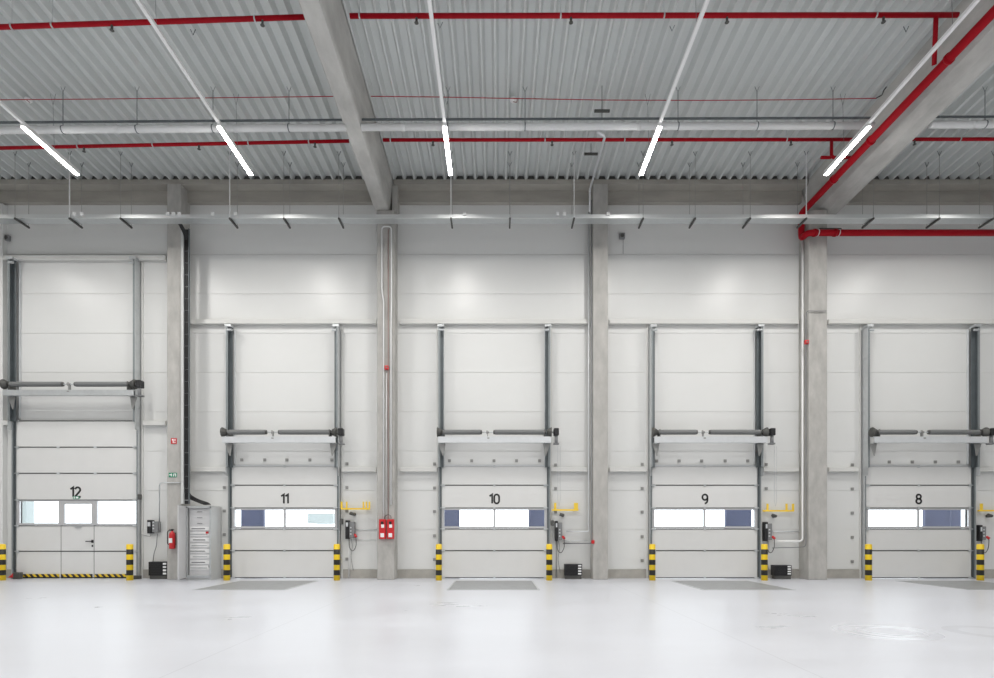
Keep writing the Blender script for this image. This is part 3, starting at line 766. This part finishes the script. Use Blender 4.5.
# fire extinguisher on the slim column
d = 15.45; x = X(172.2, d); zb_ = Z(549, d)
t = thing('fire_extinguisher', 'red fire extinguisher hung on the slim column right of door 12', 'fire extinguisher', (x, d, zb_))
MB().lathe((x, d, zb_), [(.05, 0), (.075, .012), (.078, .03), (.078, .39), (.065, .44), (.03, .475), (.025, .50)], 20).build('cylinder', M_red2, t, True)
v = MB().box(x - .02, x + .02, d - .02, d + .02, zb_ + .50, zb_ + .54); v.box(x - .09, x + .05, d - .012, d + .012, zb_ + .535, zb_ + .55); v.box(x - .08, x + .02, d - .012, d + .012, zb_ + .50, zb_ + .512)
v.build('valve', M_black, t)
MB().bend([(x - .02, d, zb_ + .52), (x - .13, d, zb_ + .50), (x - .12, d - .02, zb_ + .16), (x - .09, d - .02, zb_ + .12)], .012, .07, 8).build('hose', M_black, t, True)
MB().box(x - .045, x + .045, d - .082, d - .074, zb_ + .17, zb_ + .30).build('data_plate', M_white, t)
MB().box(x - .05, x + .05, d + .07, 15.552, zb_ + .1, zb_ + .45).build('wall_bracket', M_dark, t)

def sign(px0, px1, py0, py1, d, m, lab, marks):
    t = thing('safety_sign', lab, 'safety sign', (X((px0 + px1) / 2, d), d, Z(py1, d)))
    MB().box(X(px0, d), X(px1, d), d - .012, d - .001, Z(py1, d), Z(py0, d)).build('plate', m, t)
    g = MB()
    for a, b, c, e in marks: g.box(X(a, d), X(b, d), d - .015, d - .012, Z(e, d), Z(c, d))
    g.build('pictogram', M_white, t)
sign(171.2, 176.8, 438.3, 443.9, 15.55, M_red2, 'small red fire equipment sign on the slim column', ((173, 173.9, 439, 443.2), (172.2, 173, 439.3, 440.5), (174.7, 175.8, 439.2, 441), (174.7, 175.8, 441.8, 443)))
sign(169, 177, 472.8, 477.2, 15.55, M_green, 'small green escape route sign on the slim column', ((169.6, 171.6, 474.3, 475.4), (171.2, 172.2, 473.6, 476.4), (173.4, 176.4, 473.5, 474.4), (173.4, 174.4, 473.5, 476.5), (175.5, 176.4, 474, 476.6)))

# speakers
for px, py, lab in ((7, 238, 'at the upper left near door 12'), (622, 236, 'high right of the middle column')):
    d = 15.95; x, z = X(px, d), Z(py, d)
    t = thing('wall_speaker', 'small grey wall speaker ' + lab, 'speaker', (x, d, z - .08), group='wall speakers')
    MB().box(x - .08, x + .08, d - .04, D - .0005, z - .08, z + .08).build('housing', M_grey, t, bevel=.01)
    MB().tube([(x, d - .046, z), (x, d - .04, z)], .055, 16).build('grille', M_dark, t)
    if px > 100: MB().tube([(x + .04, 15.985, z - .08), (x + .04, 15.985, Z(254, D))], .006, 6).build('cable', M_grey, t)

# conduits on the columns and walls
def conduit(pts, r, m, lab, rad=.1, cat='conduit'):
    return tag(MB().bend(pts, r, rad, 10).build('conduit', m, None, True), lab, cat)
dc = 15.46
conduit([P(383.5, 519, dc), P(383.5, 300, dc), P(381.8, 290, dc), P(381.8, 226.5, dc), P(391.4, 226.5, dc), P(391.4, 300, dc), P(391, 330, dc), P(391, 505, dc)], .020, M_whitep, 'pale looped conduit up the column between doors 11 and 10')
conduit([P(388.2, 519, dc + .01), P(388.2, 229.5, dc + .01)], .009, M_redc, 'dark red cable up the column between doors 11 and 10', cat='cable')
conduit([P(386, 515, dc + .01), P(386.6, 373, dc + .01)], .009, M_whitep, 'thin white cable below the red button between doors 11 and 10', cat='cable')
def button(px, py, d, lab):
    x, z = X(px, d), Z(py, d)
    t = thing('fire_alarm_button', lab, 'alarm', (x, d, z))
    MB().box(x - .055, x + .055, d - .05, d + .03, z - .055, z + .055).build('housing', M_red2, t, bevel=.012)
    MB().tube([(x, d - .058, z), (x, d - .05, z)], .03, 14).build('glass_disc', M_redc, t)
button(386.8, 367.8, 15.46, 'small red alarm unit high above the twin red cabinets')
conduit([P(588.8, 212, 15.75), P(588.8, 400, 15.75), P(588.8, 531.5, 15.75), P(566, 531.5, 15.9)], .022, M_galvl, 'pale conduit left of the middle column bending to the controls of door 10', .06)
conduit([P(591.6, 200, 15.6), P(591.6, 543.4, 15.6), P(563, 543.4, 15.93)], .018, M_grey, 'darker conduit at the edge of the middle column', .06)
conduit([P(563, 540.8, 15.95), P(588, 540.8, 15.93)], .012, M_galvl, 'thin horizontal conduit right of the controls of door 10', .05)
tag(MB().tube([P(592.9, 540.2, 15.53), P(592.9, 543.6, 15.53)], .045, 12).build('pipe_cap', M_red2), 'small red cap low on the edge of the middle column', 'cap')
conduit([P(802.6, 240, 15.72), P(802.6, 541.3, 15.72), P(773, 541.3, 15.9)], .028, M_white, 'white pipe down the left face of the column between doors 9 and 8', .1)
conduit([P(826.3, 311, 15.44), P(808.0, 311, 15.44), P(806.4, 312, 15.46), P(805.9, 320, 15.57), P(805.9, 547, 15.57), P(772, 548, 15.93)], .012, M_grey, 'thin grey conduit hooked over the column between doors 9 and 8', .1)
button(806.3, 342.3, 15.5, 'small red alarm unit on the column under the thick red pipe')
conduit([P(772, 531.5, 15.93), P(799, 531.5, 15.93)], .02, M_galvl, 'short horizontal conduit right of the controls of door 9', .05)
conduit([P(354, 529.8, 15.95), P(377.5, 529.8, 15.95)], .014, M_galv, 'upper short conduit right of the controls of door 11', .05)
conduit([P(354, 540, 15.95), P(377.5, 540, 15.95)], .009, M_galv, 'lower short conduit right of the controls of door 11', .05)
conduit([P(180.6, 482.6, 15.52), P(159.4, 482.6, 15.52), P(159.4, 530, 15.9)], .016, M_galv, 'grey conduit from the slim column down to the controls of door 12', .1)
conduit([P(349, 545, 15.94), P(349, 577.5, 15.94)], .013, M_whitep, 'thin white conduit to the floor below the controls of door 11', .05)
conduit([P(556.3, 541, 15.94), P(556.3, 577.5, 15.94)], .013, M_grey, 'thin grey conduit to the floor below the controls of door 10', .05)

# twin red cabinets on the wide column
for px0, px1, lab in ((378.9, 385.6, 'left of the twin red extinguisher cabinets between doors 11 and 10'), (386.8, 393.8, 'right of the twin red extinguisher cabinets between doors 11 and 10')):
    d = 15.40; x0, x1, z0, z1 = X(px0, d), X(px1, d), Z(539, d), Z(519.3, d)
    t = thing('red_cabinet', lab, 'cabinet', ((x0 + x1) / 2, d, z0), group='twin red cabinets')
    MB().box(x0, x1, d + .012, 15.502, z0, z1).build('body', M_red2, t, bevel=.006)
    MB().box(x0 + .008, x1 - .008, d, d + .012, z0 + .01, z1 - .01).build('door', M_red2, t)
    xm = (x0 + x1) / 2
    MB().box(xm - .05, xm + .05, d - .004, d, z0 + .05, z0 + .16).build('notice', M_white, t)
    MB().box(xm - .03, xm + .05, d - .004, d, z0 + .31, z0 + .40).build('label', M_white, t)
    MB().box(xm - .035, xm + .035, d - .012, d, z0 + .41, z0 + .48).build('latch', M_black, t)
conduit([P(384.5, 519, 15.43), P(385, 516, 15.43), P(388.5, 514.5, 15.43), P(391, 516, 15.43), P(391, 519, 15.43)], .009, M_dark, 'small cable loop over the twin red cabinets', .03, 'cable')

# door controls
def control(num, px0, px1, py0, py1, plug=True, hang=True):
    d = 15.86; x0, x1, z0, z1 = X(px0, d), X(px1, d), Z(py1, d), Z(py0, d)
    t = thing('door_control', 'grey and black door control box right of door %d' % num, 'control box', ((x0 + x1) / 2, d, z0), group='door control boxes')
    xm = x0 + (x1 - x0) * .4
    MB().box(x0, xm, d - .03, D - .0005, z0, z1).build('drive_unit', M_black, t, bevel=.01)
    MB().box(xm, x1, d, D - .0005, z0 + .03, z1 - .04).build('housing', M_grey, t, bevel=.012)
    for i in range(3):
        MB().tube([(xm + .05, d - .012, z0 + .14 + .09 * i), (xm + .05, d, z0 + .14 + .09 * i)], .022, 10).build('push_button', M_galvl, t)
    MB().box(x0 - .0 + .02, xm - .02, d - .036, d - .03, z1 - .18, z1 - .06).build('cover_label', M_galvl, t)
    if plug:
        MB().tube([(x1 + .01, d + .02, z0 + .13), (x1 + .06, d - .03, z0 + .06)], .035, 12).build('plug', M_red2, t, True)
        MB().bend([(x1 + .05, d - .02, z0 + .05), (x1 + .06, d, z0 - .2), (x1 - .04, d, z0 - .36), (x1 - .14, d, z0 - .26), (x1 - .15, d, z0 + .02)], .010, .14, 8).build('cable', M_dark, t, True)
        MB().bend([(x1 - .1, d + .05, z0), (x1 - .06, d + .05, z0 - .2), (x1 - .12, d + .08, z0 - .5), (x1 - .05, d + .09, z0 - .9)], .007, .1, 6).build('cable', M_grey, t, True)
    else:
        MB().bend([(x1 - .05, d + .05, z0), (x1 - .07, d + .05, z0 - .35), (x1 - .16, d + .08, z0 - .55), (x1 - .2, d + .09, z0 - .82)], .011, .1, 8).build('cable', M_grey, t, True)
        MB().bend([(x0 + .04, d + .05, z0), (x0 + .06, d + .05, z0 - .1), (x0 - .22, d + .08, z0 - .03)], .007, .06, 6).build('cable', M_grey, t, True)
control(12, 147.5, 158, 520, 533.5, plug=False); control(11, 345.5, 354.3, 520.3, 539); control(10, 555, 562.3, 521, 541); control(9, 764.5, 772.3, 522, 541); control(8, 979, 986.5, 525, 541)
# small black limit switches on the tracks
for px, py, num in ((139.6, 497, 12), (552.4, 523, 10), (341.5, 521.5, 11)):
    d = 15.82; x, z = X(px, d), Z(py, d)
    tag(MB().box(x - .045, x + .045, d - .03, d + .04, z - .075, z + .075).build('limit_switch', M_dark, bevel=.01), 'small dark switch box on the right track of door %d' % num, 'switch', group='track switches')
# hanging pull chains from the motors
for num, px in ((10, 559), (9, 775.5)):
    tag(MB().bend([P(px - 1.2, 446, 15.62), P(px - 1.2, 500, 15.66), P(px, 507, 15.66), P(px + 1.2, 500, 15.66), P(px + 1.2, 446, 15.62)], .006, .05, 6).build('hanging_chain', M_galv), 'thin pull chain hanging from the motor of door %d' % num, 'chain', group='pull chains')

# yellow hooks with hose clamp
def rack(num, px0, px1, py, prongs):
    d = 15.84; x0, x1, z = X(px0, d), X(px1, d), Z(py, d)
    t = thing('yellow_rack', 'yellow pronged wall rack right of door %d' % num, 'rack', ((x0 + x1) / 2, d, z), group='yellow wall racks')
    MB().box(x0, x1, d - .015, d + .025, z - .022, z + .022).build('bar', M_yel, t)
    for px, w_ in prongs:
        x = X(px, d); MB().box(x - w_, x + w_, d - .015, d + .015, z + .022, z + .2).build('prong', M_yel, t)
    for px in (px0 + 4, px1 - 4):
        x = X(px, d); MB().box(x - .02, x + .02, d + .025, D - .0005, z - .02, z + .02).build('standoff', M_yel, t)
    xc = x0 + (x1 - x0) * .36
    tag(MB().tube([(xc - .05, d + .02, z - .12), (xc + .05, d + .02, z - .15), (xc + .05, D - .0005, z - .15)], .045, 10).build('hose_clamp', M_dark), 'small dark clamp under the yellow rack by door %d' % num, 'clamp', group='clamps below yellow racks')
rack(11, 341, 370, 508.8, ((341.6, .025), (346.8, .02), (363.4, .018), (366.3, .018), (369.4, .02)))
rack(10, 552, 578.5, 510, ((555.2, .03), (576, .055)))
rack(9, 763, 794, 510.8, ((767.5, .025), (786.5, .025), (793, .028)))
rack(8, 979, 1010, 510.6, ((981.4, .035), (1004, .03)))

# black boxes at the wall foot
def blackbox(px0, px1, py0, py1, lab):
    d = 15.68; x0, x1, z1 = X(px0, d), X(px1, d), Z(py0, d)
    t = thing('power_unit', lab, 'power unit', ((x0 + x1) / 2, d, 0), group='black power units by the wall')
    b = MB().box(x0, x1 - .14, d, 15.9, .1, z1)
    for i in range(6): b.box(x0 + .02, x1 - .16, d - .012, d, .14 + i * (z1 - .2) / 6, .14 + i * (z1 - .2) / 6 + .022)
    b.box(x1 - .14, x1, d + .02, 15.9, .1, z1)
    b.build('casing', M_black, t)
    hh = (z1 - .12) / 4
    for i in range(4):
        MB().box(x1 - .115, x1 - .025, d + .006, d + .02, .13 + i * hh, .13 + i * hh + hh * .55).build('white_socket', M_white, t)
    MB().box(x0 + .02, x1 - .02, d + .02, 15.86, 0, .1).build('foot', M_dark, t)
blackbox(148.5, 166.8, 561.8, 577.5, 'black power unit with white sockets on the floor right of door 12')
blackbox(564.8, 582.3, 564.2, 579.5, 'black power unit with white sockets on the floor right of door 10')
blackbox(774.5, 792, 565.3, 580, 'black power unit with white sockets on the floor right of door 9')

# floor level items at gate 12
tag(MB().prism([P(8, 577.6, 15.8), P(13, 573.2, 15.8), P(16.5, 573.2, 15.8), P(11.5, 577.6, 15.8)], [P(8, 577.6, 15.8) + Vector((0, .05, 0)), P(13, 573.2, 15.8) + Vector((0, .05, 0)), P(16.5, 573.2, 15.8) + Vector((0, .05, 0)), P(11.5, 577.6, 15.8) + Vector((0, .05, 0))]).build('floor_marker', M_red2), 'small red slanted marker at the foot of the left track of door 12', 'marker')
for px0, px1, lab in ((17, 24, 'left'), (131, 142.5, 'right')):
    tag(MB().box(X(px0, 15.8), X(px1, 15.8), 15.66, 15.775, 0, .1 if lab == 'right' else .19).build('track_foot', M_dark, bevel=.01), 'dark rubber block at the foot of the %s track of door 12' % lab, 'block')


# ------------------------------------------------------------------ outside, seen through the panes
def outside(px0, px1, d, z0, z1, m, nm, lab, cat, dep=.6):
    tag(MB().box(X(px0, d), X(px1, d), d, d + dep, z0, z1).build(nm, m), lab, cat, 'blue dock shelter curtains' if nm == 'dock_curtain' else None)
outside(241, 263.5, 17.2, -1.2, 3.4, M_blue, 'dock_curtain', 'dark blue shelter curtain outside the left pane of door 11', 'dock curtain', .12)
outside(443, 459.3, 17.2, -1.2, 3.4, M_blue, 'dock_curtain', 'dark blue shelter curtain outside the left pane of door 10', 'dock curtain', .12)
outside(528.8, 547, 17.2, -1.2, 3.4, M_blue, 'dock_curtain', 'dark blue shelter curtain outside the right pane of door 10', 'dock curtain', .12)
outside(726.2, 751.5, 17.2, -1.2, 3.4, M_blue, 'dock_curtain', 'dark blue shelter curtain outside the right pane of door 9', 'dock curtain', .12)
outside(925.3, 950, 17.2, -1.2, 3.4, M_blue, 'dock_curtain', 'dark blue shelter curtain outside the right pane of door 8', 'dock curtain', .12)
outside(951.3, 961, 17.3, -1.2, 3.4, M_blue, 'dock_curtain', 'narrow blue shelter strip outside the right pane of door 8', 'dock curtain', .12)
outside(307.5, 333, 30, Z(523.5, 30), Z(513.2, 30), M_pale, 'parked_trailer', 'pale trailer seen through the right pane of door 11', 'trailer', 2)
outside(21, 26.5, 18, -1.2, 5, M_pale, 'outside_post', 'pale post seen through the left pane of door 12', 'post', .3)

# ------------------------------------------------------------------ world, camera, colour
W = bpy.data.worlds.new('overcast_sky'); S.world = W; W.use_nodes = True
bg = W.node_tree.nodes['Background']; bg.inputs[0].default_value = (.93, .97, 1, 1); bg.inputs[1].default_value = 3.4
cam = bpy.data.cameras.new('camera'); co = bpy.data.objects.new('camera', cam); COL.objects.link(co)
co.location = (0, 0, HC); co.rotation_euler = (math.pi / 2, 0, 0)
cam.sensor_fit = 'HORIZONTAL'; cam.sensor_width = 36; cam.lens = F / 994 * 36
cam.shift_y = (HY - 339) / 994; cam.shift_x = 0; cam.clip_start = .05; cam.clip_end = 300
S.camera = co
S.view_settings.view_transform = 'Standard'; S.view_settings.look = 'None'; S.view_settings.gamma = 1; S.view_settings.exposure = 0.15
S.cycles.max_bounces = 10; S.cycles.diffuse_bounces = 6; S.cycles.use_denoising = True
S.cycles.caustics_reflective = False; S.cycles.caustics_refractive = False
